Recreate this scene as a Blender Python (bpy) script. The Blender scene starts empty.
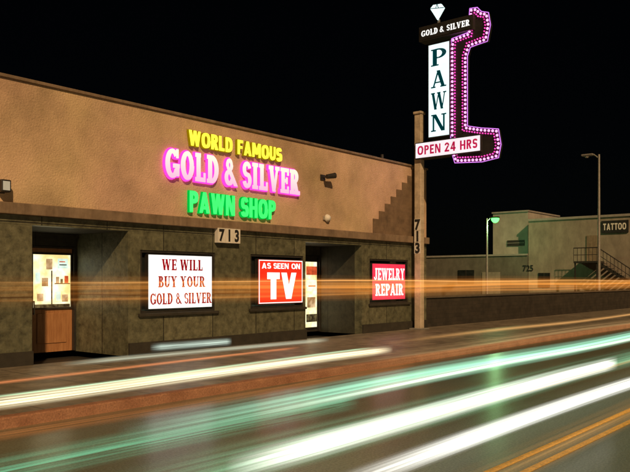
import bpy, math, random
from mathutils import Vector
random.seed(7)
S=bpy.context.scene; C=S.collection
R=math.radians
H=1.6; F=735.0; A0=R(39.7); CA,SA=math.cos(A0),math.sin(A0)
# ---- survey helpers: where a sight line meets a real vertical plane of the place
def onY(px,py,Y):
    t=(px-315)/F; X=(CA*Y+SA*Y*t)/(SA-CA*t); z=CA*X+SA*Y
    return X,H+(280-py)*z/F,z
def onX(px,py,X):
    t=(px-315)/F; Y=(SA*X-CA*X*t)/(CA+SA*t); z=CA*X+SA*Y
    return Y,H+(280-py)*z/F,z
# ---- materials
def newmat(n):
    m=bpy.data.materials.new(n); m.use_nodes=True; nt=m.node_tree; nt.nodes.clear()
    o=nt.nodes.new('ShaderNodeOutputMaterial'); return m,nt,o
def N(nt,t,**k):
    n=nt.nodes.new(t)
    for a,b in k.items(): setattr(n,a,b)
    return n
def surf(name,c1,c2,scale=3,rough=.7,bump=.2,bscale=60,stretch=(1,1,1),metal=0,rough2=None,stain=0,coat=0,sst=(3.2,3.2,.22),speck=0,tint=None):
    m,nt,o=newmat(name); L=nt.links.new
    p=N(nt,'ShaderNodeBsdfPrincipled'); L(p.outputs[0],o.inputs[0])
    tc=N(nt,'ShaderNodeTexCoord'); mp=N(nt,'ShaderNodeMapping'); mp.inputs['Scale'].default_value=stretch
    L(tc.outputs['Object'],mp.inputs[0])
    n=N(nt,'ShaderNodeTexNoise'); n.inputs['Scale'].default_value=scale; n.inputs['Detail'].default_value=8; n.inputs['Roughness'].default_value=.65
    L(mp.outputs[0],n.inputs['Vector'])
    r=N(nt,'ShaderNodeValToRGB'); r.color_ramp.elements[0].position=.32; r.color_ramp.elements[1].position=.68
    r.color_ramp.elements[0].color=(*c1,1); r.color_ramp.elements[1].color=(*c2,1)
    L(n.outputs[0],r.inputs[0]); col=r.outputs[0]
    if tint:
        s=N(nt,'ShaderNodeTexNoise'); s.inputs['Scale'].default_value=.28; s.inputs['Detail'].default_value=5; L(tc.outputs['Object'],s.inputs['Vector'])
        rr=N(nt,'ShaderNodeValToRGB'); rr.color_ramp.elements[0].position=.38; rr.color_ramp.elements[1].position=.62
        rr.color_ramp.elements[0].color=(*tint[0],1); rr.color_ramp.elements[1].color=(*tint[1],1); L(s.outputs[0],rr.inputs[0])
        x=N(nt,'ShaderNodeVectorMath',operation='MULTIPLY'); L(col,x.inputs[0]); L(rr.outputs[0],x.inputs[1]); col=x.outputs[0]
    if stain:
        mp2=N(nt,'ShaderNodeMapping'); mp2.inputs['Scale'].default_value=sst; L(tc.outputs['Object'],mp2.inputs[0])
        s=N(nt,'ShaderNodeTexNoise'); s.inputs['Scale'].default_value=1.3; s.inputs['Detail'].default_value=9; s.inputs['Roughness'].default_value=.7; L(mp2.outputs[0],s.inputs['Vector'])
        mr=N(nt,'ShaderNodeMapRange'); mr.inputs[1].default_value=.35; mr.inputs[2].default_value=.62; mr.inputs[3].default_value=1-stain; mr.inputs[4].default_value=1.05; L(s.outputs[0],mr.inputs[0])
        x=N(nt,'ShaderNodeVectorMath',operation='SCALE'); L(col,x.inputs[0]); L(mr.outputs[0],x.inputs['Scale']); col=x.outputs[0]
    if speck:
        s=N(nt,'ShaderNodeTexNoise'); s.inputs['Scale'].default_value=45; s.inputs['Detail'].default_value=3; L(tc.outputs['Object'],s.inputs['Vector'])
        mr=N(nt,'ShaderNodeMapRange'); mr.inputs[1].default_value=.35; mr.inputs[2].default_value=.65; mr.inputs[3].default_value=1-speck; mr.inputs[4].default_value=1+speck; L(s.outputs[0],mr.inputs[0])
        x=N(nt,'ShaderNodeVectorMath',operation='SCALE'); L(col,x.inputs[0]); L(mr.outputs[0],x.inputs['Scale']); col=x.outputs[0]
    L(col,p.inputs['Base Color'])
    p.inputs['Roughness'].default_value=rough; p.inputs['Metallic'].default_value=metal
    if coat: p.inputs['Coat Weight'].default_value=coat; p.inputs['Coat Roughness'].default_value=.25
    if rough2 is not None:
        mr=N(nt,'ShaderNodeMapRange'); mr.inputs[1].default_value=.35; mr.inputs[2].default_value=.65
        mr.inputs[3].default_value=rough; mr.inputs[4].default_value=rough2
        L(n.outputs[0],mr.inputs[0]); L(mr.outputs[0],p.inputs['Roughness'])
    b=N(nt,'ShaderNodeTexNoise'); b.inputs['Scale'].default_value=bscale; b.inputs['Detail'].default_value=4; L(tc.outputs['Object'],b.inputs['Vector'])
    bp=N(nt,'ShaderNodeBump'); bp.inputs['Strength'].default_value=bump; bp.inputs['Distance'].default_value=.02
    L(b.outputs[0],bp.inputs['Height']); L(bp.outputs[0],p.inputs['Normal'])
    return m
def blocks(name,c1,c2,cm,bw,bh,rough=.75,mortar=.012,bump=.5,flat=False,off=.5,nscale=2.5,lo=.55,hi=1.35):
    m,nt,o=newmat(name); L=nt.links.new
    p=N(nt,'ShaderNodeBsdfPrincipled'); L(p.outputs[0],o.inputs[0]); p.inputs['Roughness'].default_value=rough
    tc=N(nt,'ShaderNodeTexCoord'); s=N(nt,'ShaderNodeSeparateXYZ'); L(tc.outputs['Object'],s.inputs[0])
    c=N(nt,'ShaderNodeCombineXYZ')
    if flat: L(s.outputs[0],c.inputs[0]); L(s.outputs[1],c.inputs[1])
    else:
        a=N(nt,'ShaderNodeMath',operation='ADD'); L(s.outputs[0],a.inputs[0]); L(s.outputs[1],a.inputs[1]); L(a.outputs[0],c.inputs[0]); L(s.outputs[2],c.inputs[1])
    br=N(nt,'ShaderNodeTexBrick'); br.offset=off; br.inputs['Scale'].default_value=1; br.inputs['Brick Width'].default_value=bw; br.inputs['Row Height'].default_value=bh
    br.inputs['Mortar Size'].default_value=mortar; br.inputs['Color1'].default_value=(*c1,1); br.inputs['Color2'].default_value=(*c2,1); br.inputs['Mortar'].default_value=(*cm,1)
    L(c.outputs[0],br.inputs['Vector'])
    n=N(nt,'ShaderNodeTexNoise'); n.inputs['Scale'].default_value=nscale; n.inputs['Detail'].default_value=9; n.inputs['Roughness'].default_value=.72; L(tc.outputs['Object'],n.inputs['Vector'])
    mr=N(nt,'ShaderNodeMapRange'); mr.inputs[1].default_value=.3; mr.inputs[2].default_value=.7; mr.inputs[3].default_value=lo; mr.inputs[4].default_value=hi; L(n.outputs[0],mr.inputs[0])
    mx=N(nt,'ShaderNodeVectorMath',operation='SCALE'); L(br.outputs[0],mx.inputs[0]); L(mr.outputs[0],mx.inputs['Scale']); L(mx.outputs[0],p.inputs['Base Color'])
    ad=N(nt,'ShaderNodeMath',operation='MULTIPLY_ADD'); L(br.outputs['Fac'],ad.inputs[0]); ad.inputs[1].default_value=-1; L(n.outputs[0],ad.inputs[2])
    bp=N(nt,'ShaderNodeBump'); bp.inputs['Strength'].default_value=bump; bp.inputs['Distance'].default_value=.015
    L(ad.outputs[0],bp.inputs['Height']); L(bp.outputs[0],p.inputs['Normal'])
    return m
def glow(name,col,st=1.0,vary=.12,scale=3,col2=None):
    m,nt,o=newmat(name); L=nt.links.new
    e=N(nt,'ShaderNodeEmission'); e.inputs[0].default_value=(*col,1)
    tc=N(nt,'ShaderNodeTexCoord'); n=N(nt,'ShaderNodeTexNoise'); n.inputs['Scale'].default_value=scale; n.inputs['Detail'].default_value=4; L(tc.outputs['Object'],n.inputs['Vector'])
    mr=N(nt,'ShaderNodeMapRange'); mr.inputs[1].default_value=.3; mr.inputs[2].default_value=.7; mr.inputs[3].default_value=st*(1-vary); mr.inputs[4].default_value=st*(1+vary)
    if col2:
        r=N(nt,'ShaderNodeValToRGB'); r.color_ramp.elements[0].position=.38; r.color_ramp.elements[1].position=.62
        r.color_ramp.elements[0].color=(*col2,1); r.color_ramp.elements[1].color=(*col,1); L(n.outputs[0],r.inputs[0]); L(r.outputs[0],e.inputs[0])
    L(n.outputs[0],mr.inputs[0]); L(mr.outputs[0],e.inputs[1]); L(e.outputs[0],o.inputs[0]); return m
def gradglow(name,bot,top,h,st):
    m,nt,o=newmat(name); L=nt.links.new
    e=N(nt,'ShaderNodeEmission'); tc=N(nt,'ShaderNodeTexCoord'); s=N(nt,'ShaderNodeSeparateXYZ'); L(tc.outputs['Object'],s.inputs[0])
    mr=N(nt,'ShaderNodeMapRange'); mr.inputs[1].default_value=0; mr.inputs[2].default_value=h; L(s.outputs[1],mr.inputs[0])
    r=N(nt,'ShaderNodeValToRGB'); r.color_ramp.elements[0].color=(*bot,1); r.color_ramp.elements[1].color=(*top,1); L(mr.outputs[0],r.inputs[0]); L(r.outputs[0],e.inputs[0])
    e.inputs[1].default_value=st; L(e.outputs[0],o.inputs[0]); return m
def trailmat(name,col,st,streak=.6,core=2.2):
    m,nt,o=newmat(name); L=nt.links.new
    uv=N(nt,'ShaderNodeTexCoord'); s=N(nt,'ShaderNodeSeparateXYZ'); L(uv.outputs['UV'],s.inputs[0])
    def M(op,a,b=None,cl=False):
        n=N(nt,'ShaderNodeMath',operation=op); n.use_clamp=cl
        for i,v in enumerate((a,b)):
            if v is None: continue
            if isinstance(v,(int,float)): n.inputs[i].default_value=v
            else: L(v,n.inputs[i])
        return n.outputs[0]
    v=s.outputs[1]; u=s.outputs[0]
    d=M('ABSOLUTE',M('SUBTRACT',M('MULTIPLY',v,2),1)); g=M('POWER',M('SUBTRACT',1,d,True),core)
    e1=M('MULTIPLY',u,8,True); e2=M('MULTIPLY',M('SUBTRACT',1,u),14,True)
    cb=N(nt,'ShaderNodeCombineXYZ'); L(M('MULTIPLY',u,1.6),cb.inputs[0]); L(M('MULTIPLY',v,9),cb.inputs[1]); cb.inputs[2].default_value=random.random()*50
    n=N(nt,'ShaderNodeTexNoise'); n.inputs['Scale'].default_value=1.3; n.inputs['Detail'].default_value=5; L(cb.outputs[0],n.inputs['Vector'])
    mr=N(nt,'ShaderNodeMapRange'); mr.inputs[1].default_value=.35; mr.inputs[2].default_value=.65; mr.inputs[3].default_value=1-streak; mr.inputs[4].default_value=1+streak; L(n.outputs[0],mr.inputs[0])
    k=M('MULTIPLY',M('MULTIPLY',g,M('MULTIPLY',e1,e2)),M('MULTIPLY',mr.outputs[0],st))
    em=N(nt,'ShaderNodeEmission'); em.inputs[0].default_value=(*col,1); L(k,em.inputs[1])
    tr=N(nt,'ShaderNodeBsdfTransparent'); ad=N(nt,'ShaderNodeAddShader'); L(em.outputs[0],ad.inputs[0]); L(tr.outputs[0],ad.inputs[1]); L(ad.outputs[0],o.inputs[0])
    return m
# ---- mesh builder
class MB:
    def __init__(s): s.v=[]; s.f=[]; s.sm=[]
    def add(s,vs,fs,sm=False):
        b=len(s.v); s.v+=[tuple(p) for p in vs]; s.f+=[tuple(b+i for i in f) for f in fs]; s.sm+=[sm]*len(fs); return s
    def box(s,x0,x1,y0,y1,z0,z1):
        return s.add([(x0,y0,z0),(x1,y0,z0),(x1,y1,z0),(x0,y1,z0),(x0,y0,z1),(x1,y0,z1),(x1,y1,z1),(x0,y1,z1)],
          [(0,3,2,1),(4,5,6,7),(0,1,5,4),(1,2,6,5),(2,3,7,6),(3,0,4,7)])
    def prism(s,poly,w0,w1):
        n=len(poly)
        vs=[(x,y,w0) for x,y in poly]+[(x,y,w1) for x,y in poly]
        fs=[tuple(range(n))[::-1],tuple(range(n,2*n))]+[(i,(i+1)%n,n+(i+1)%n,n+i) for i in range(n)]
        return s.add(vs,fs)
    def tube(s,p0,p1,r0,r1=None,n=12):
        r1=r0 if r1 is None else r1
        a=Vector(p0); b=Vector(p1); d=(b-a).normalized()
        u=d.orthogonal().normalized(); w=d.cross(u); vs=[]
        for q,r in ((a,r0),(b,r1)):
            for i in range(n):
                t=2*math.pi*i/n; vs.append(q+u*(r*math.cos(t))+w*(r*math.sin(t)))
        s.add(vs,[(i,(i+1)%n,n+(i+1)%n,n+i) for i in range(n)],True)
        return s.add(vs,[tuple(range(n))[::-1],tuple(range(n,2*n))])
    def lathe(s,prof,c=(0,0,0),n=16):
        vs=[];k=len(prof)
        for i in range(n):
            t=2*math.pi*i/n
            for r,z in prof: vs.append((c[0]+r*math.cos(t),c[1]+r*math.sin(t),c[2]+z))
        return s.add(vs,[(i*k+j,((i+1)%n)*k+j,((i+1)%n)*k+j+1,i*k+j+1) for i in range(n) for j in range(k-1)],True)
    def build(s,name,mat,parent=None,world=True,bevel=0):
        me=bpy.data.meshes.new(name); me.from_pydata(s.v,[],s.f); me.validate()
        if len(me.polygons)==len(s.sm): me.polygons.foreach_set('use_smooth',s.sm)
        me.materials.append(mat); o=bpy.data.objects.new(name,me); C.objects.link(o)
        if parent is not None:
            o.parent=parent
            if world:
                x=y=z=0; p=parent
                while p: x+=p.location[0]; y+=p.location[1]; z+=p.location[2]; p=p.parent
                o.location=(-x,-y,-z)
        if bevel:
            b=o.modifiers.new('bevel','BEVEL'); b.width=bevel; b.segments=2; b.limit_method='ANGLE'
        return o
def tag(o,label,cat,group=None):
    o['label']=label; o['category']=cat
    if group:o['group']=group
    return o
def thing(name,label,cat,loc=(0,0,0),rot=(0,0,0),group=None):
    o=bpy.data.objects.new(name,None); C.objects.link(o); o.location=loc; o.rotation_euler=rot; o.empty_display_size=.3
    return tag(o,label,cat,group)
def struct(name,mb,mat,bevel=0):
    o=mb.build(name,mat,bevel=bevel); o['kind']='structure'; return o
def part(name,mb,mat,parent,label=None,**k):
    o=mb.build(name,mat,parent,**k)
    if label:o['label']=label
    return o
FACE=(R(90),0,0)          # faces the street
SIDE=(R(90),0,R(-90))     # faces traffic
# ---- lettering
_g={}
def glyph(ch,off):
    k=(ch,off)
    if k in _g: return _g[k]
    cu=bpy.data.curves.new('t','FONT'); cu.body=ch; cu.size=1; cu.offset=off; cu.extrude=0; cu.resolution_u=5
    o=bpy.data.objects.new('t',cu); C.objects.link(o); bpy.context.view_layer.update()
    me=bpy.data.meshes.new_from_object(o.evaluated_get(bpy.context.evaluated_depsgraph_get()))
    vs=[(v.co.x,v.co.y) for v in me.vertices]; fs=[tuple(p.vertices) for p in me.polygons]
    bpy.data.objects.remove(o); bpy.data.meshes.remove(me); bpy.data.curves.remove(cu)
    _g[k]=(vs,fs); return _g[k]
CAP=max(y for x,y in glyph('H',0)[0])
STY={'serif':(.19,.09,.08,.08),'bold':(.25,.12,.11,.1),'slab':(.24,.15,.14,.14),'block':(.22,.19,.19,0),'heavy':(.3,.25,.28,0)}
def sg(ch,sty='serif'):
    k=(sty,ch)
    if k in _g:return _g[k]
    P=[]; K,k_,t_,sh=STY[sty]; e=k_/2; bl=sh==0
    def L(x0,y0,x1,y1,th):
        if abs(y1-y0)<1e-6: P.append([(x0,y0-th/2),(x1,y0-th/2),(x1,y0+th/2),(x0,y0+th/2)])
        else: P.append([(x0-th/2,y0),(x0+th/2,y0),(x1+th/2,y1),(x1-th/2,y1)])
    def A(cx,cy,rx,ry,a0,a1,th,tv,pw=1):
        n=max(3,int(abs(a1-a0)/12))
        def sp(v): return math.copysign(abs(v)**pw,v)
        for i in range(n):
            a=R(a0+(a1-a0)*i/n); b=R(a0+(a1-a0)*(i+1)/n)
            q=lambda a,f:(cx+(rx-f*th)*sp(math.cos(a)),cy+(ry-f*tv)*sp(math.sin(a)))
            P.append([q(a,0),q(b,0),q(b,1),q(a,1)])
    pw=.78 if bl else 1
    def Z(x,y,w=.34):
        if bl: return
        if sty in('slab','bold'): w*=1.2
        P.append([(x-w/2,y),(x+w/2,y),(x+w/2,y+sh),(x-w/2,y+sh)] if y<.5 else [(x-w/2,y-sh),(x+w/2,y-sh),(x+w/2,y),(x-w/2,y)])
    def T(x,y0,y1):
        if not bl: L(x,y0,x,y1,.07 if sty=='serif' else .10)
    if ch in 'PBRDEFLK': L(.17,0,.17,1,K); Z(.17,0); Z(.14,1,.28)
    if ch=='P': A(.32,.71,.36,.29,-90,90,K,k_,pw); L(.17,1-e,.32,1-e,k_); L(.17,.42+e,.32,.42+e,k_)
    if ch=='B': A(.3,.76,.28,.24,-90,90,K,k_); A(.32,.27,.33,.27,-90,90,K,k_); [L(.17,y,.32,y,k_) for y in (e,.52,1-e)]
    if ch=='R': A(.32,.72,.35,.28,-90,90,K,k_,pw); L(.17,1-e,.32,1-e,k_); L(.17,.44+e,.32,.44+e,k_); L(.59,0,.38,.5,K); Z(.66,0,.24)
    if ch=='D': A(.28,.5,.46,.5,-90,90,K,k_,pw); L(.17,1-e,.28,1-e,k_); L(.17,e,.28,e,k_)
    if ch=='E': L(.17,e,.62,e,k_); L(.17,1-e,.62,1-e,k_); L(.17,.5,.54,.5,k_*.9); T(.59,0,.28); T(.59,.72,1); T(.49,.38,.64)
    if ch=='F': L(.17,1-e,.62,1-e,k_); L(.17,.5,.55,.5,k_*.9)
    if ch=='L': L(.17,e,.6,e,k_); T(.57,0,.32)
    if ch=='I': L(.17,0,.17,1,K); Z(.17,0); Z(.17,1)
    if ch=='T': L(.36,0,.36,1,K); Z(.36,0); L(.03,1-e,.69,1-e,k_); T(.05,.74,1); T(.67,.74,1)
    if ch=='A':
        a_=K if bl else max(k_,t_); L(.12,0,.4,1,a_); L(.68,0,.4,1,K); L(.22,.25 if bl else .3,.58,.25 if bl else .3,max(.08,k_*.8)); Z(.12,0,.26); Z(.68,0,.34 if sty=='serif' else .26)
    if ch=='W': L(.32,0,.12,1,K); L(.32,0,.56,1,t_); L(.8,0,.56,1,K); L(.8,0,1.0,1,t_); Z(.13,1,.3); Z(.56,1,.26); Z(1.0,1,.24)
    if ch=='M': L(.12,0,.12,1,K); L(.84,0,.84,1,K); L(.48,.2,.17,1,K); L(.48,.2,.79,1,K)
    if ch=='V': L(.4,0,.14,1,K); L(.4,0,.68,1,t_); Z(.15,1,.32 if sty=='serif' else .28); Z(.67,1,.26)
    if ch=='Y': L(.38,.45,.16,1,K); L(.38,.45,.62,1,t_); L(.38,0,.38,.5,K); Z(.14,1,.3); Z(.63,1,.26); Z(.38,0)
    if ch=='N': L(.14,0,.14,1,max(k_,t_)); L(.68,0,.68,1,max(k_,t_)); L(.64,0,.19,1,K); Z(.14,0,.26); Z(.12,1,.2); Z(.68,1,.26)
    if ch=='H': L(.16,0,.16,1,K); L(.64,0,.64,1,K); L(.16,.5,.64,.5,k_*.9); [Z(x,y,.32) for x in (.16,.64) for y in (0,1)]
    if ch=='O': A(.4,.5,.4,.5,0,360,K,k_,pw)
    if ch=='G': A(.42,.5,.42,.5,42,330,K,k_,pw); L(.72,.08,.72,.42,K*.8); P.append([(.48,.36),(.84,.36),(.84,.36+max(.08,k_*.9)),(.48,.36+max(.08,k_*.9))]); T(.72,.7,1)
    if ch=='S':
        s_=K*(.95 if bl else .78); h2=.25+k_/4
        A(.3,1-h2,.3,h2,12,270,s_,k_,pw); A(.3,h2,.3,h2,-168,90,s_,k_,pw)
    if ch=='U': L(.17,.3,.17,1,K); L(.63,.3,.63,1,t_); A(.39+(t_-K)/4,.31,.22+K/2+(t_-K)/4,.31,180,360,K,k_); Z(.17,1); Z(.63,1,.26)
    if ch=='J': L(.38,.25,.38,1,K); A(.23,.26,.15+K/2,.26,180,360,K*.8,k_); Z(.38,1)
    if ch=='&': A(.34,.76,.22,.24,0,360,K*.6,k_*.9); A(.3,.29,.3,.29,50,345,K*.75,k_); L(.78,0,.24,.66,K*.85)
    if ch=='2': A(.3,.7,.3,.3,-10,180,K,k_); L(.14,.12,.47,.64,K*1.1); L(.0,e,.62,e,k_)
    if ch=='4': L(.46,0,.46,1,K); L(.0,.3,.68,.3,k_); L(.1,.3,.42,1,K*.8)
    _g[k]=(P,); return _g[k]
def ext(ch,sty):
    if sty:
        xs=[p[0] for q in sg(ch,sty)[0] for p in q]; return min(xs),max(xs)
    xs=[v[0]/CAP for v in glyph(ch,0)[0]]; return min(xs),max(xs)
def layout(text,width,sty=None,gap=.12,space=.4):
    x=0;out=[]
    for ch in text:
        if ch==' ': x+=space;continue
        a,b=ext(ch,sty); out.append((ch,x-a)); x+=b-a+gap
    k=width/(x-gap)
    return [(ch,o*k,k) for ch,o in out]
def grow(q,d):
    n=len(q); a=sum(q[i][0]*q[(i+1)%n][1]-q[(i+1)%n][0]*q[i][1] for i in range(n))
    if a<0: q=q[::-1]
    out=[]
    for i in range(n):
        p0,p1,p2=Vector(q[i-1]),Vector(q[i]),Vector(q[(i+1)%n])
        e=(p1-p0);f=(p2-p1)
        if e.length<1e-6 or f.length<1e-6: out.append(tuple(p1)); continue
        e.normalize();f.normalize(); n1=Vector((e.y,-e.x));n2=Vector((f.y,-f.x)); m=(n1+n2)
        if m.length<1e-4: out.append(tuple(p1)); continue
        m.normalize(); out.append(tuple(p1+m*(d/max(.6,m.dot(n1)))))
    return out
def letter(mb,ch,x,k,u0,v0,cap,w,sty=None,off=0,depth=.0):
    if sty:
        for i,q in enumerate(sg(ch,sty)[0]):
            Q=[(u0+x+p[0]*k,v0+p[1]*cap) for p in q]
            Q=grow(Q,off) if off or depth else Q
            z=w+.0004*i
            if depth: mb.prism(Q,w-depth-.0003*i,z)
            else: mb.add([(a,b,z) for a,b in Q],[(0,1,2,3)])
        return
    vs,fs=glyph(ch,off); s=1/CAP
    mb.add([(u0+x+p[0]*s*k, v0+p[1]*s*cap, w) for p in vs],fs)
def line(mb,text,u0,v0,width,cap,w,sty=None,off=0,gap=.12,space=.4):
    for ch,x,k in layout(text,width,sty,gap,space): letter(mb,ch,x,k,u0,v0,cap,w,sty,off)
    return mb
def words(text,u0,v0,width,cap,w,sty,mat,parent,gap=.08,space=.38,off=0):
    lay=layout(text,width,sty,gap,space); i=0
    for wd in text.split(' '):
        mb=MB()
        for ch in wd: c,x,k=lay[i]; i+=1; letter(mb,c,x,k,u0,v0,cap,w,sty,off)
        mb.build('lettering',mat,parent,world=False)
def digit(mb,d,uc,v0,cap,w,off=.03):
    a,b=ext(d,None); k=cap*.85
    letter(mb,d,-(a+b)/2*k,k,uc,v0,cap,w,None,off)

# =================== materials
stucco=surf('stucco',(.54,.37,.235),(.76,.54,.36),scale=.4,rough=.9,bump=.7,bscale=28,stain=.28,sst=(.8,.8,.6),speck=.08,tint=((.86,.95,.80),(1.0,.96,1.06)))
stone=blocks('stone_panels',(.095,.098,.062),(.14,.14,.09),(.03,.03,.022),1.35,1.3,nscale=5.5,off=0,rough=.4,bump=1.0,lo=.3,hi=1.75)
recess=blocks('shaded_recess_stone',(.032,.032,.022),(.05,.048,.033),(.015,.015,.01),1.35,1.3,nscale=5,off=0,rough=.6,lo=.4,hi=1.5)  # darker copy of the stone panels, shade of the recesses put into the colour
trim=surf('trim_paint',(.20,.14,.09),(.30,.22,.15),scale=5,rough=.6,stain=.3)
dark=surf('dark_metal',(.02,.02,.02),(.04,.035,.03),scale=8,rough=.45,bump=.05)
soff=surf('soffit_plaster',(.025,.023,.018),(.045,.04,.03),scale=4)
wood=surf('door_wood',(.34,.15,.06),(.5,.25,.11),scale=4,stretch=(6,6,.6),rough=.45)
glassd=surf('dark_glass',(.01,.012,.012),(.025,.03,.03),scale=2,rough=.08,bump=0)
asphalt=surf('asphalt',(.085,.115,.075),(.19,.21,.145),scale=.9,rough=.28,rough2=.5,bump=.8,bscale=55,stretch=(.3,1,1),coat=.5,speck=.3)
lot=surf('lot_asphalt',(.022,.02,.017),(.045,.04,.033),scale=.7,rough=.6,bump=.4,bscale=60)
paving=blocks('paving',(.20,.17,.13),(.26,.22,.17),(.08,.07,.055),1.5,1.45,flat=True,off=0,rough=.45,nscale=3,lo=.45,hi=1.55)
kerbm=surf('kerb_concrete',(.27,.12,.065),(.42,.21,.12),scale=3,rough=.7,speck=.2)
coping=surf('coping_concrete',(.07,.06,.05),(.11,.10,.08),scale=3)
yellow=surf('yellow_road_paint',(.50,.27,.03),(.78,.45,.06),scale=9,rough=.5,speck=.25)
brick=blocks('dark_brick',(.034,.029,.022),(.045,.037,.028),(.03,.026,.02),.4,.14,rough=.8,mortar=.006)
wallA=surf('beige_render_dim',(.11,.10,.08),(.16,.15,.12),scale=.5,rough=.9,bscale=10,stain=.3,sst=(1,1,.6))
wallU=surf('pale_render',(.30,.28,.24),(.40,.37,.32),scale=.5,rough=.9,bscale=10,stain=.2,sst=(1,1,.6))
wallB=surf('tan_render',(.25,.215,.17),(.33,.29,.23),scale=.4,rough=.9,bscale=10,stain=.3,sst=(1,1,.5))
capm=surf('grey_coping',(.24,.22,.2),(.32,.30,.27))
steel=surf('galvanised_steel',(.28,.28,.26),(.4,.39,.36),scale=6,rough=.45,metal=.4,bump=.05)
polem=surf('painted_pole',(.50,.42,.31),(.66,.56,.43),scale=6,rough=.5,bump=.1,stain=.3)
white_paint=surf('white_paint',(.7,.68,.62),(.82,.8,.75),scale=5,rough=.5,bump=.05)
grey_paint=surf('grey_paint',(.3,.27,.22),(.4,.36,.3),scale=5,rough=.5,bump=.05)
black_paint=surf('black_paint',(.012,.012,.012),(.03,.03,.03),scale=5,rough=.5,bump=.05)
g_yel=glow('yellow_neon',(1,.86,.05),1.6); g_pink=gradglow('pale_pink_neon',(1,.46,.64),(1,.88,.68),.6,1.2); g_mag=glow('magenta_neon',(1,.05,.55),1.5)
g_grn=glow('green_neon',(.05,.98,.14),1.5); g_dgrn=glow('deep_green_glow',(.0,.6,.06),.9); g_dyel=glow('amber_glow',(.5,.30,.0),.6)
g_white=glow('lit_acrylic_white',(1,.97,.9),1.3,.06); g_red=glow('lit_acrylic_red',(.9,.03,.01),1.15,.1); g_hot=glow('lit_acrylic_pinkred',(.95,.04,.08),1.15,.12)
g_open=glow('lit_acrylic_pale_pink',(1,.86,.89),1.05,.06)
t_red=glow('dark_red_letter',(.60,.008,.015),.6); t_hot=glow('red_pink_letter',(.75,.012,.09),.7); t_teal=glow('dark_teal_letter',(.0,.045,.05),.8)
g_cyanw=glow('lit_acrylic_cyan',(.80,1,.98),1.25,.06)
g_bulb=glow('pink_bulb',(1,.24,.68),3.2,.35,9); g_tube=glow('violet_tube',(.80,.25,1),1.1); g_dim=glow('dim_pink_bulb',(1,.06,.45),1.6,.6,6)
g_shop=glow('lit_shop_interior',(1,.97,.66),1.35,.2,3,(.95,.72,.28))
g_card=glow('backlit_card',(.8,.55,.3),.9,.4,5,(.55,.3,.12)); g_cardred=glow('backlit_red_card',(.7,.1,.03),.9,.4,9); g_cardb=glow('backlit_dark_card',(.20,.15,.06),.6,.5,8,(.06,.04,.02))
g_cardw=glow('backlit_pale_card',(.75,.95,.8),1.0,.2,6)
g_lamp=glow('green_lamp',(.10,1,.13),4,.05); g_spot=glow('warm_spot',(1,.8,.5),.45)

# =================== ground
struct('ground',MB().add([(-400,-400,-.03),(900,-400,-.03),(900,900,-.03),(-400,900,-.03)],[(0,1,2,3)]),lot)
struct('road',MB().add([(-60,-2.6,0),(700,-2.6,0),(700,7.6,0),(-60,7.6,0)],[(0,1,2,3)]),asphalt)
struct('pavement',MB().box(-40,120,7.76,12.0,-.02,.12),paving)
struct('kerb',MB().box(-40,120,7.6,7.757,-.02,.125),kerbm,bevel=.02)
struct('pavement',MB().box(-40,120,-6,-2.7,-.02,.12),paving)
struct('road_marking',MB().box(-60,500,2.53,2.60,.001,.005),yellow)
struct('road_marking',MB().box(-60,500,2.76,2.83,.001,.005),yellow)

# =================== pawn shop building
B=thing('shop_building','long single storey shop with peach stucco upper wall over stone panelled base','building',(9,12,.12))
XL,XR=-3,19.9
part('upper_wall',MB().box(XL,XR,12.0,26,2.92,5.03),stucco,B)
part('parapet_cap',MB().box(XL-.04,XR+.04,11.955,12.35,5.032,5.09),trim,B,bevel=.01)
part('trim_band',MB().box(XL,XR,11.88,12.2,2.72,2.917),trim,B,bevel=.012)
wall=MB(); zt=2.717
wall.box(XL,XR,12.0,12.25,2.56,zt)
def bay(x0,x1,wins):
    xs=x0
    for a,b in wins:
        wall.box(xs,a,12.0,12.25,.1,2.557); wall.box(a,b,12.0,12.25,.1,.93); wall.box(a,b,12.0,12.25,2.2,2.557); xs=b
    wall.box(xs,x1,12.0,12.25,.1,2.557)
bay(XL,6.72,[]); bay(8.73,14.08,[(9.02,11.02),(12.12,14.0)]); bay(16.49,XR,[(16.85,18.85)])
YB=13.5
wall.box(XR-.25,XR,12.253,26,.1,2.917)
wall.box(8.73,8.95,12.253,13.8,.1,2.557)
part('lower_wall',wall,stone,B)
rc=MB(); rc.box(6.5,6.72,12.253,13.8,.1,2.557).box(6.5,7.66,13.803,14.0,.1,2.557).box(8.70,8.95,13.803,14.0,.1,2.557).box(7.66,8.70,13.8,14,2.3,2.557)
part('recess_wall',rc,recess,B)
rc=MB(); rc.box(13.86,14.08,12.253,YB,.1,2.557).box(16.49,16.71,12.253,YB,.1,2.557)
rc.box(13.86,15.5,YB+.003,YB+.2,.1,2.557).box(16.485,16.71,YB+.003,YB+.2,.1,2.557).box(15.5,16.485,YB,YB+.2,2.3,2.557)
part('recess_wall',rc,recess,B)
part('soffit',MB().box(6.5,8.95,12.253,14,2.56,2.7),soff,B); part('soffit',MB().box(13.86,16.71,12.253,YB+.2,2.56,2.7),soff,B)
for a,b in ((XL,6.72),(8.73,14.08),(16.49,XR)): part('base_course',MB().box(a,b,11.95,11.997,.12,.36),soff,B)
for a,b in ((9.02,11.02),(12.12,14.0),(16.85,18.85)):
    w=part('window',MB().box(a,b,12.14,12.16,.93,2.2),glassd,B)
    part('frame',MB().box(a,b,12.02,12.13,.93,.98).box(a,b,12.02,12.13,2.15,2.2).box(a,a+.05,12.02,12.13,.983,2.147).box(b-.05,b,12.02,12.13,.983,2.147),dark,w)
    part('sill',MB().box(a-.06,b+.06,11.93,11.998,.87,.93),soff,w,bevel=.008)
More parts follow.
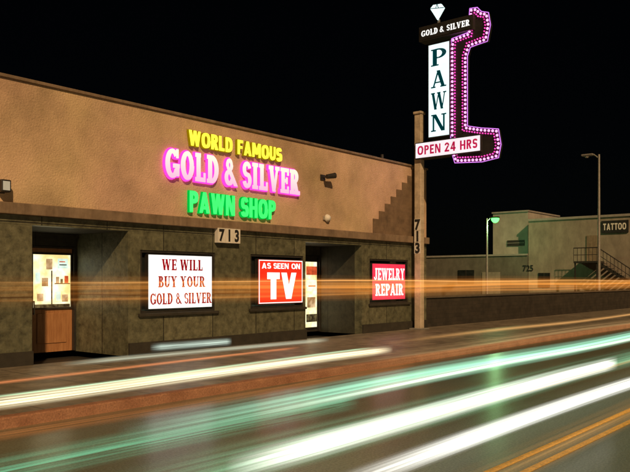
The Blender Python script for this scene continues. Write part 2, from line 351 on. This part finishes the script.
def door(x0,x1,Y,mat,label,g0,cards,hx):
    d=part('door',MB().box(x0,x1,Y+.06,Y+.1,.12,2.25),mat,B,label)
    m=.05
    part('frame',MB().box(x0-.05,x0,Y-.02,Y+.12,.12,2.29).box(x1,x1+.04,Y-.02,Y+.12,.12,2.29).box(x0,x1,Y-.02,Y+.12,2.25,2.29),dark,d)
    part('glass',MB().box(x0+m,x1-m,Y+.04,Y+.057,g0,2.12),g_shop,d)
    part('glazing_bead',MB().box(x0+m-.03,x1-m+.03,Y+.025,Y+.06,g0-.04,g0-.003).box(x0+m-.03,x1-m+.03,Y+.025,Y+.06,2.123,2.16).box(x0+m-.03,x0+m-.003,Y+.025,Y+.06,g0,2.12).box(x1-m+.003,x1-m+.03,Y+.025,Y+.06,g0,2.12),dark,d)
    for i,(u0,u1,v0,v1,mm) in enumerate(cards):
        W=x1-x0-2*m; hh=2.12-g0
        part('notice',MB().box(x0+m+u0*W,x0+m+u1*W,Y+.026-.0008*i,Y+.036-.0008*i,g0+v0*hh,g0+v1*hh),mm,d)
    if g0>.8: part('panel',MB().box(x0+.14,x1-.14,Y+.04,Y+.057,.3,.92),mat,d,bevel=.01)
    h=MB(); q=x0+hx; h.tube((q,Y-.02,.9),(q,Y-.02,1.18),.014); h.tube((q,Y-.02,.92),(q,Y+.06,.92),.01); h.tube((q,Y-.02,1.16),(q,Y+.06,1.16),.01)
    part('handle',h,steel,d)
door(7.72,8.66,13.8,wood,'wooden door with lit glass upper half',1.04,
 [(.02,.98,.0,.06,g_cardb),(.10,.26,.12,.26,g_card),(.34,.50,.72,.92,g_card),(.47,.50,.06,.70,g_cardb),(.56,.98,.44,.46,g_cardb),(.60,.68,.46,.58,g_card),(.72,.78,.46,.54,g_cardb),(.83,.93,.46,.60,g_cardred),(.60,.72,.12,.30,g_cardw),(.76,.92,.10,.24,g_card),(.05,.17,.45,.66,g_cardw),(.22,.38,.40,.56,g_card),(.64,.92,.74,.93,g_cardw),(.68,.88,.80,.82,g_cardb),(.68,.84,.86,.88,g_cardred)],.04)
door(15.55,16.44,YB,dark,'dark framed glass door beside the red window sign',.25,
 [(.4,.98,.80,.93,g_cardred),(.42,.95,.55,.72,g_cardw),(.45,.9,.3,.46,g_card),(.4,.98,.08,.2,g_cardb),(.5,.9,.62,.64,g_cardred)],.08)
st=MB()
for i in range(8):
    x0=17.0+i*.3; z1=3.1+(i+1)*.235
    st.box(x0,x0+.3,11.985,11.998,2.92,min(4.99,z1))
part('stepped_shadow_patch',st,blocks('shadow_brown_brick',(.19,.13,.08),(.18,.122,.075),(.165,.112,.07),.3,.117,mortar=.005,bump=.3),B)  # stair-stepped shadow beside the pole sign, built as a thin darker patch
rv=MB(); rv.tube((18.2,12.5,5.0),(18.2,12.5,5.35),.05); part('roof_pipe',rv,dark,B)
rv=MB(); rv.box(17.2,18.1,12.6,12.64,5.25,5.29).box(17.25,17.28,12.6,12.64,5.02,5.25).box(18.05,18.08,12.6,12.64,5.02,5.25); part('roof_rail',rv,dark,B)

# =================== wall letters
def channel(label,text,u0,v0,w,cap,front,back,boff,gap,sty,space):
    r=thing('wall_sign',label,'sign',(u0,12.0,v0),FACE)
    for ch,x,k in layout(text,w,sty,gap,space):
        mb=MB(); letter(mb,ch,x,k,0,0,cap,.105,sty,off=.001,depth=.02)
        mk=MB(); letter(mk,ch,x,k,0,0,cap,.07,sty,off=boff,depth=.045)
        l=mk.build('letter',back,r,world=False); mb.build('letter_face',front,l,world=False)
channel('yellow lit letters reading WORLD FAMOUS, top line on the peach wall','WORLD FAMOUS',10.2,4.44,2.88,.32,g_yel,g_dyel,.011,.15,'block',.45)
channel('big pale pink and magenta letters reading GOLD & SILVER on the peach wall','GOLD & SILVER',9.58,3.70,4.16,.60,g_pink,g_mag,.024,.13,'slab',.34)
channel('green lit letters reading PAWN SHOP, lowest line on the peach wall','PAWN SHOP',10.22,3.04,2.64,.44,g_grn,g_dgrn,.014,.15,'block',.45)

# =================== lit window signs
def boxsign(label,x0,x1,z0,z1,face,rows,border=None,tm=None,name='window_sign'):
    r=thing(name,label,'sign',(x0,12.10,z0),FACE); w=x1-x0; h=z1-z0
    MB().box(0,w,0,h,.0,.10).build('cabinet',dark,r,world=False)
    MB().box(.02,w-.02,.02,h-.02,.101,.112).build('face',face,r,world=False)
    if border:
        e=.025
        MB().box(e,w-e,e,e+.022,.113,.116).box(e,w-e,h-e-.022,h-e,.113,.116).box(e,e+.022,e+.023,h-e-.023,.113,.116).box(w-e-.022,w-e,e+.023,h-e-.023,.113,.116).build('border',border,r,world=False)
    for t,u,v,ww,cap,sty in rows: words(t,u,v,ww,cap,.118,sty,tm,r)
    return r
boxsign('white lit window sign with red serif words WE WILL BUY YOUR GOLD & SILVER',9.2,10.93,1.0,2.13,g_white,
  [('WE WILL',.34,.80,1.10,.23,'bold'),('BUY YOUR',.25,.45,1.26,.23,'bold'),('GOLD & SILVER',.045,.10,1.65,.23,'bold')],None,t_red)
boxsign('red lit window sign with white words AS SEEN ON TV',12.36,13.97,1.02,2.10,g_red,
  [('AS SEEN ON',.12,.85,1.37,.135,'block'),('TV',.30,.12,1.05,.64,'heavy')],g_white,g_white)
boxsign('pinkish red lit window sign with white words JEWELRY REPAIR',16.97,18.68,1.02,2.08,g_hot,
  [('JEWELRY',.07,.58,1.58,.34,'slab'),('REPAIR',.14,.13,1.44,.34,'slab')],None,g_white)

# =================== street numbers
X=onY(217.5,240,11.88)[0]; X2=onY(240,240,11.88)[0]
r=thing('house_number','white plates with black digits 713 on the brown trim above the windows','sign',(X,11.878,2.42),FACE)
w=(X2-X)/3
for i,d in enumerate('713'):
    p=MB().box(i*w+.005,(i+1)*w-.005,0,.32,-.1,.012).build('plate',white_paint,r,world=False)
    mb=MB(); digit(mb,d,(i+.5)*w,.045,.24,.0145,.045); mb.build('digit',black_paint,p,world=False)

# =================== pylon sign
PX,PY=19.0,11.7
T=thing('pylon_sign','tall roadside sign on a pole with PAWN panel and pink bulb outline','sign',(PX,PY,.12),SIDE)
def uv(px,py,w=.15):
    Y,Z,_=onX(px,py,PX-w); return PY-Y,Z-.12
pl=MB().box(-.115,.115,0,6.45,-.10,.10).build('pole',polem,T,world=False,bevel=.02)
MB().box(-.22,.22,0,.04,-.22,.22).build('base_plate',steel,T,world=False,bevel=.01)
MB().box(-.14,.14,6.452,6.53,-.14,.14).build('pole_cap',polem,T,world=False,bevel=.02)
for i,d in enumerate('713'):
    p=MB().box(-.11,.11,2.97-.35*i,3.31-.35*i,.101,.106).build('number_plate',white_paint,T,world=False)
    mb=MB(); digit(mb,d,0,3.0-.35*i,.28,.109,.05); mb.build('digit',black_paint,p,world=False)
def panel(name,a,b,w0,w1,face,edge):
    u0,v0=uv(*a,w1); u1,v1=uv(*b,w1)
    c=MB().box(u0,u1,v0,v1,w0,w1).build(name,edge,T,world=False)
    MB().box(u0+.03,u1-.03,v0+.03,v1-.03,w1+.001,w1+.012).build('face',face,c,world=False)
    return c,u0,v0,u1,v1
c,u0,v0,u1,v1=panel('open_hours_panel',(415,159.5),(481,134),-.12,.2,g_open,dark)
words('OPEN 24 HRS',u0+.1,v0+.11,u1-u0-.2,v1-v0-.22,.215,'block',t_hot,c,gap=.14,space=.42)
c,u0,v0,u1,v1=panel('vertical_panel',(428,138.5),(450,40),-.12,.2,g_cyanw,dark)
n=4; hh=(v1-v0-.2)/n
for i,chh in enumerate('PAWN'):
    mb=MB(); line(mb,chh,u0+.11,v1-.1-(i+1)*hh+.07,u1-u0-.22,hh-.14,.215,'serif'); mb.build('letter',t_teal,c,world=False)
c,u0,v0,u1,v1=panel('top_panel',(419,42),(473,14),-.12,.24,black_paint,dark)
words('GOLD & SILVER',u0+.09,v0+.12,u1-u0-.18,v1-v0-.25,.255,'bold',g_white,c)
gem=[uv(px,py,.1) for px,py in ((430.5,9),(433.5,5.2),(441.3,4),(444.3,7.8),(437.5,20))]
c=MB().prism(gem,.06,.12).build('gem',g_cyanw,T,world=False)
a1,a2,a3,a4,a5=gem; mid=((a2[0]+a3[0])/2,(a1[1]+a4[1])/2)
fc=MB()
def seg(p,q,t=.010):
    d=Vector((q[0]-p[0],q[1]-p[1])); n_=Vector((-d.y,d.x)).normalized()*t
    fc.prism([(p[0]-n_.x,p[1]-n_.y),(q[0]-n_.x,q[1]-n_.y),(q[0]+n_.x,q[1]+n_.y),(p[0]+n_.x,p[1]+n_.y)],.121,.124)
seg(a1,a4); seg((a1[0]*.6+a4[0]*.4,mid[1]),((a2[0]+a3[0])/2,a2[1])); seg((a1[0]*.4+a4[0]*.6,mid[1]),((a2[0]+a3[0])/2,a2[1]))
fc.build('facet_line',t_teal,c,world=False)
MB().box((a5[0]-.03),(a5[0]+.03),a5[1]-.2,a5[1]+.03,.0,.045).build('gem_post',steel,T,world=False)
kp=[(453,50),(454,40),(470,34),(472,10),(479,9),(483,13),(490,14),(492,26),(489,42),(480,45),(472,48),(469,57),(469,127),(483,129),(500,130),(502.5,145),(500,158),(484,162),(457,163),(453,150)]
kk=[uv(px,py,0) for px,py in kp]
MB().prism(kk,-.03,.11).build('bulb_cabinet',black_paint,T,world=False)
def inset(poly,d):
    n=len(poly);out=[]
    for i in range(n):
        a,b,c=Vector(poly[i-1]),Vector(poly[i]),Vector(poly[(i+1)%n])
        e=(b-a).normalized();f=(c-b).normalized(); n1=Vector((e.y,-e.x));n2=Vector((f.y,-f.x)); m=(n1+n2)
        m=m.normalized() if m.length>1e-4 else n1
        out.append(b+m*(d/max(.5,m.dot(n1))))
    return out
ar=sum(kk[i][0]*kk[(i+1)%len(kk)][1]-kk[(i+1)%len(kk)][0]*kk[i][1] for i in range(len(kk)))
sgn=-1 if ar>0 else 1
def walk(poly,step):
    pts=[];acc=0;n=len(poly)
    for i in range(n):
        a=Vector(poly[i]);b=Vector(poly[(i+1)%n]);l=(b-a).length;d=b-a
        t=step-acc if acc>0 else 0
        while t<l: pts.append(a+d*(t/l)); t+=step
        acc=l-(t-step)
    return pts
ins=inset(kk,.05*sgn)
per=sum((Vector(ins[i])-Vector(ins[i-1])).length for i in range(len(ins)))
pts=walk(ins,per/99)
BP=[(0.001,.045),(.019,.04),(.036,.018),(.036,.0),(.016,-.015)]
bm_=MB(); bm_.lathe(BP,n=8)
first=None
for p in pts[:100]:
    if first is None: first=bm_.build('light_bulb',g_bulb,T,world=False); o=first
    else: o=first.copy(); C.objects.link(o)
    o.location=(p.x,p.y,.125)
ib=MB(); taken=[]
for dd in (.135,):
    for p in walk(inset(kk,dd*sgn),.085):
        x,y=p; inside=False; j=len(kk)-1
        for i in range(len(kk)):
            if ((kk[i][1]>y)!=(kk[j][1]>y)) and x<(kk[j][0]-kk[i][0])*(y-kk[i][1])/(kk[j][1]-kk[i][1])+kk[i][0]: inside=not inside
            j=i
        if not inside: continue
        if min((p-q).length for q in pts)<.066: continue
        if taken and min((p-q).length for q in taken)<.065: continue
        taken.append(p); ib.lathe([(r_*.6,z_) for r_,z_ in BP],(x,y,.125),n=6)
o=ib.build('light_bulb',g_dim,T,world=False); o['kind']='stuff'; o['label']='inner row of small dimmer magenta bulbs'
tb=MB(); in0=inset(kk,-.012*sgn)
for i in range(len(in0)):
    a=in0[i-1];b=in0[i]
    tb.tube((a.x,a.y,.115),(b.x,b.y,.115),.012,n=6)
tb.build('neon_tube',g_tube,T,world=False)

# =================== small fixtures on the wall
r=thing('wall_lamp','small dark spotlight high on the wall right of the pink letters','lamp',(14.75,12.0,4.25),FACE)
MB().box(-.09,.09,-.07,.07,0,.03).build('mount',dark,r,world=False)
MB().tube((0,0,.03),(.05,.02,.2),.018).build('arm',dark,r,world=False)
b=MB(); b.tube((-.06,.0,.2),(.2,.05,.26),.06,.075); b.build('shade',dark,r,world=False)
b=MB(); b.tube((.2,.05,.26),(.21,.052,.262),.06,.055); b.build('lens',g_spot,r,world=False)
r=thing('wall_lamp','small white dome lamp low on the peach wall above the second doorway','lamp',(14.9,12.0,3.2),FACE)
MB().box(-.14,.14,-.05,.06,0,.05).build('housing',grey_paint,r,world=False,bevel=.015)
b=MB(); b.lathe([(.001,.1),(.05,.09),(.085,.05),(.1,0)],(0,.01,.04),n=16); b.build('dome',white_paint,r,world=False)
r=thing('wall_lamp','boxy flood lamp at the left end of the peach wall','lamp',(6.14,12.0,3.12),FACE)
MB().box(-.06,.06,-.06,.14,0,.05).build('mount',dark,r,world=False)
MB().box(-.08,.1,-.05,.16,.053,.2).build('housing',dark,r,world=False,bevel=.02)
MB().box(-.05,.07,-.02,.13,.202,.206).build('lens',g_spot,r,world=False)

# =================== background
a_=thing('low_wall','long low dark brick wall running on from the sign pole behind the pavement','wall',(30,12.9,0))
part('brickwork',MB().box(20.3,75,12.9,13.15,-.03,.98),brick,a_); part('coping',MB().box(20.25,75,12.85,13.2,.983,1.05),coping,a_,bevel=.01)
LB=thing('low_building','long low dim beige building numbered 725 across the lot','building',(60,33,0))
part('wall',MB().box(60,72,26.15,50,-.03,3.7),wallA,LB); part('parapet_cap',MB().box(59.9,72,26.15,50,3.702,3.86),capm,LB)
yA=onX(528,0,61)[0]; yB=onX(493,0,61)[0]
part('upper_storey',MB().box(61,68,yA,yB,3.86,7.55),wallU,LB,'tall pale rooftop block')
part('upper_storey_cap',MB().box(60.9,68.1,yA-.08,yB+.08,7.553,7.68),capm,LB)
w=part('vent_grille',MB().box(60.92,60.99,yA+.3,yA+1.9,4.6,5.1),dark,LB); part('slat',MB().box(60.88,60.917,yA+.3,yA+1.9,4.83,4.87),capm,w)
for yy in (31.2,36.5):
    w=part('window',MB().box(59.93,59.99,yy,yy+1.6,1.3,2.5),glassd,LB); part('frame',MB().box(59.9,59.927,yy+.76,yy+.84,1.3,2.5),dark,w)
part('shutter_door',MB().box(59.93,59.99,28.7,30.4,0,2.3),wallB,LB)
y,zz,_=onX(522,271,59.9); r=thing('house_number','black digits 725 on the far low beige building','sign',(59.98,y,zz),SIDE)
mb=MB(); line(mb,'725',.05,0,.9,.48,.02,off=.03); mb.build('digits',black_paint,r,world=False)
TB=thing('two_storey_building','tan two storey flat roofed building at the right edge with outside stairs','building',(60,18,0))
part('wall',MB().box(60,74,6,26.1,-.03,6.6),wallB,TB); part('parapet_cap',MB().box(59.88,74,5.9,26.1,6.603,6.8),capm,TB,bevel=.02)
for yy,z0 in ((24.2,1.0),(16.0,4.0)):
    w=part('window',MB().box(59.93,59.99,yy,yy+1.0,z0,z0+1.2),glassd,TB); part('frame',MB().box(59.9,59.927,yy+.47,yy+.53,z0,z0+1.2),dark,w)
yL=onX(574,0,58.5)[0]; yM=onX(598,0,58.5)[0]; fl=3.1
part('landing',MB().box(58.4,59.99,yM,yL,fl-.15,fl),dark,TB)
for yy in (yL-.12,yM+.05): part('landing_post',MB().box(58.5,58.6,yy,yy+.1,0,fl-.153),dark,TB)
stp=MB(); n=16
for i in range(n):
    z1=fl-(i+1)*fl/n; stp.box(58.5,59.8,yM-(i+1)*.28,yM-i*.28,z1-.05,z1)
stp.add([(58.45,yM,fl-.3),(58.45,yM-n*.28,-.02),(58.45,yM-n*.28,.28),(58.45,yM,fl)],[(0,1,2,3)])
part('stairs',stp,dark,TB)
rl=MB(); rl.tube((58.42,yL,fl+1.05),(58.42,yM,fl+1.05),.04).tube((58.42,yM,fl+1.05),(58.42,yM-n*.28,1.05),.04).tube((58.42,yL,fl+.5),(58.42,yM,fl+.5),.025).tube((58.42,yM,fl+.5),(58.42,yM-n*.28,.5),.025)
k=yL
while k>yM: rl.tube((58.42,k,fl),(58.42,k,fl+1.05),.02,n=6); k-=.3
for i in range(n): zz=fl-(i+.5)*fl/n; rl.tube((58.42,yM-(i+.5)*.28,zz),(58.42,yM-(i+.5)*.28,zz+1.05),.02,n=6)
part('railing',rl,dark,TB)
part('upper_door',MB().box(59.92,59.99,yM+.5,yM+1.4,fl,fl+2.1),trim,TB)
y0,z1,_=onX(601,221,59.8); y1,z0,_=onX(628,232,59.8)
r=thing('shop_sign','black sign with white word TATTOO on the tan two storey building','sign',(59.98,y0,z0),SIDE)
W=y0-y1; MB().box(0,W,0,z1-z0,0,.12).build('board',black_paint,r,world=False)
mb=MB(); line(mb,'TATTOO',.15,.22,W-.3,z1-z0-.44,.13,'block'); mb.build('lettering',white_paint,r,world=False)

# =================== street lamps
def lamp(px,X,ytop,reach,lit,label):
    Y,Z,_=onX(px,ytop,X); r=thing('street_lamp',label,'street lamp',(X,Y,-.03))
    m=MB(); m.tube((0,0,0),(0,0,Z),.11,.065,n=12).tube((0,0,0),(0,0,.35),.17,.15); m.build('pole',steel,r,world=False)
    m=MB(); m.tube((0,0,Z-.25),(0,reach,Z+.05),.04,.035); m.build('arm',steel,r,world=False)
    s=1 if reach>0 else -1
    m=MB(); m.box(-.18,.18,min(reach,reach+s*.75),max(reach,reach+s*.75),Z-.02,Z+.1); hd=m.build('lamp_head',dark if lit else steel,r,world=False,bevel=.04)
    m=MB(); m.lathe([(.32,0),(.31,-.14),(.23,-.28),(.12,-.36),(.001,-.38)] if lit else [(.13,0),(.11,-.09),(.001,-.13)],(0,reach+s*.42,Z-.025),n=16); m.build('lens',g_lamp if lit else white_paint,hd,world=False)
    return (X,Y+reach+s*.42,Z-.7)
lamp(599,48,154,.35,False,'tall unlit street lamp in front of the tan building')
lp=lamp(487,55,218,-.3,True,'distant lit street lamp with green glow over the low building')
l=bpy.data.lights.new('street_lamp_light','POINT'); l.energy=300; l.color=(.45,1,.4); l.shadow_soft_size=.2; o=bpy.data.objects.new('street_lamp_light',l); C.objects.link(o); o.location=lp; l.specular_factor=.02

# =================== light trails of the passing traffic, hanging over their lanes, plus low ribbons added for road sheen
def trail(label,Y,pa,ya,pb,th,col,st,streak=.5,core=2.0):
    X0,Z,z=onY(pa,ya,Y); X1=onY(pb,280,Y)[0]; h=th*z/F/2; n=24
    vs=[];fs=[]
    for i in range(n+1):
        x=X0+(X1-X0)*i/n; dz=.012*math.sin(x*.7+Y*5)
        vs+=[(x,Y,Z-h+dz),(x,Y,Z+h+dz)]
    fs=[(2*i,2*i+2,2*i+3,2*i+1) for i in range(n)]
    me=bpy.data.meshes.new('light_trail'); me.from_pydata(vs,[],fs); ul=me.uv_layers.new(name='UVMap')
    for p in me.polygons:
        for li,vi in zip(p.loop_indices,p.vertices): ul.data[li].uv=((vi//2)/n,vi%2)
    me.materials.append(trailmat('trail_or_sheen_light',col,st,streak,core)); o=bpy.data.objects.new('light_trail',me); C.objects.link(o)  # object name also covers the ribbons added for road sheen
    tag(o,label,'light trail','light trails along the road')
trail('wide soft amber trail of light crossing in front of the doors at eye height',6.0,-160,294,800,50,(1,.33,.05),.50,.5,1.3)
trail('bright orange core running inside the wide amber trail',6.05,-120,289,800,16,(1,.42,.08),.45,.7,1.5)
trail('thin bright orange trail of light just above the wide amber one',6.6,-100,282,780,8,(1,.45,.12),.65,.7)
trail('narrow orange trail of light under the window signs',6.3,-100,304,640,8,(1,.38,.08),.25,.6)
trail('pale cream trail of light nearest the kerb, ending before the pole',5.6,-90,413,393,19,(1,.88,.55),1.7,.7,1.6)
trail('thin green trail of light just under the cream one by the kerb',5.55,-60,402,372,5,(.5,1,.6),.7,.6)
trail('thin red orange trail of light above the cream one by the kerb',5.7,-60,388,300,6,(1,.3,.1),.7,.6)
trail('short white smear of light below the window signs',6.2,150,348,232,10,(.8,1,.85),.65,.6,1.5)
trail('long faint white trail of light above the pavement',6.0,60,366,330,8,(.9,1,.75),.4,.7,1.5)
trail('broad mint green trail of light over the far lane',4.3,115,435,760,36,(.42,1,.68),1.0,.6,1.4)
trail('pale core running inside the broad mint green trail',4.15,250,414,760,14,(.95,1,.8),1.1,.6)
trail('brilliant thick white trail of light in the middle of the road',3.0,225,468,618,34,(1,1,.88),2.4,.45,1.4)
trail('soft green halo ribbon added under the brilliant white trail for road sheen',2.9,80,504,690,60,(.32,.88,.5),.45,.6,1.3)  # glowing ribbon added to give the road a green halo
trail('brilliant white trail of light nearest the camera at bottom right',2.1,310,496,760,32,(1,1,.92),2.3,.45,1.4)
trail('deep teal green ribbon added low over the near lane for road sheen at bottom left',4.9,-90,492,360,40,(.14,.65,.36),.34,.9,1.2)  # added glow, stands in for teal sheen on the asphalt
trail('rust orange ribbon added low along the gutter for road sheen at bottom left',5.3,-90,450,420,18,(1,.30,.07),.14,.7,1.3)  # added glow that warms the road edge by the kerb
trail('orange trail of light between the near white trails',2.6,300,452,760,10,(1,.5,.16),.4,.7)
trail('soft golden ribbon added low at bottom right for road sheen under the white trail',1.7,380,524,820,60,(1,.45,.10),.22,.6,1.2)  # added glow, stands in for golden sheen on the near road
trail('thin amber trail of light above the far lane at right',5.2,380,344,760,8,(1,.5,.16),.5,.7)
trail('soft gold haze trail of light along the far lane at right',4.8,300,372,800,22,(1,.6,.25),.28,.6,1.2)

# =================== sky and key light
w=bpy.data.worlds.new('World'); S.world=w; w.use_nodes=True; nt=w.node_tree
bg=nt.nodes['Background']; sk=nt.nodes.new('ShaderNodeTexSky'); sk.sky_type='NISHITA'; sk.sun_disc=False; sk.sun_elevation=R(33); sk.sun_rotation=R(218)
nt.links.new(sk.outputs[0],bg.inputs[0]); bg.inputs[1].default_value=.0002
sl=bpy.data.lights.new('sun','SUN'); sl.energy=2.8; sl.angle=R(1.5); sl.color=(1,.64,.32)
so=bpy.data.objects.new('sun',sl); C.objects.link(so)
so.rotation_euler=Vector((.48,.66,-.53)).to_track_quat('-Z','Y').to_euler()
# =================== camera
cd=bpy.data.cameras.new('camera'); cd.lens=42; cd.sensor_width=36; cd.shift_y=44/630; cd.clip_end=2000
co=bpy.data.objects.new('camera',cd); C.objects.link(co); co.location=(0,0,H); co.rotation_euler=(R(90),0,R(-50.3)); S.camera=co
S.view_settings.view_transform='Standard'; S.view_settings.look='None'; S.view_settings.exposure=0
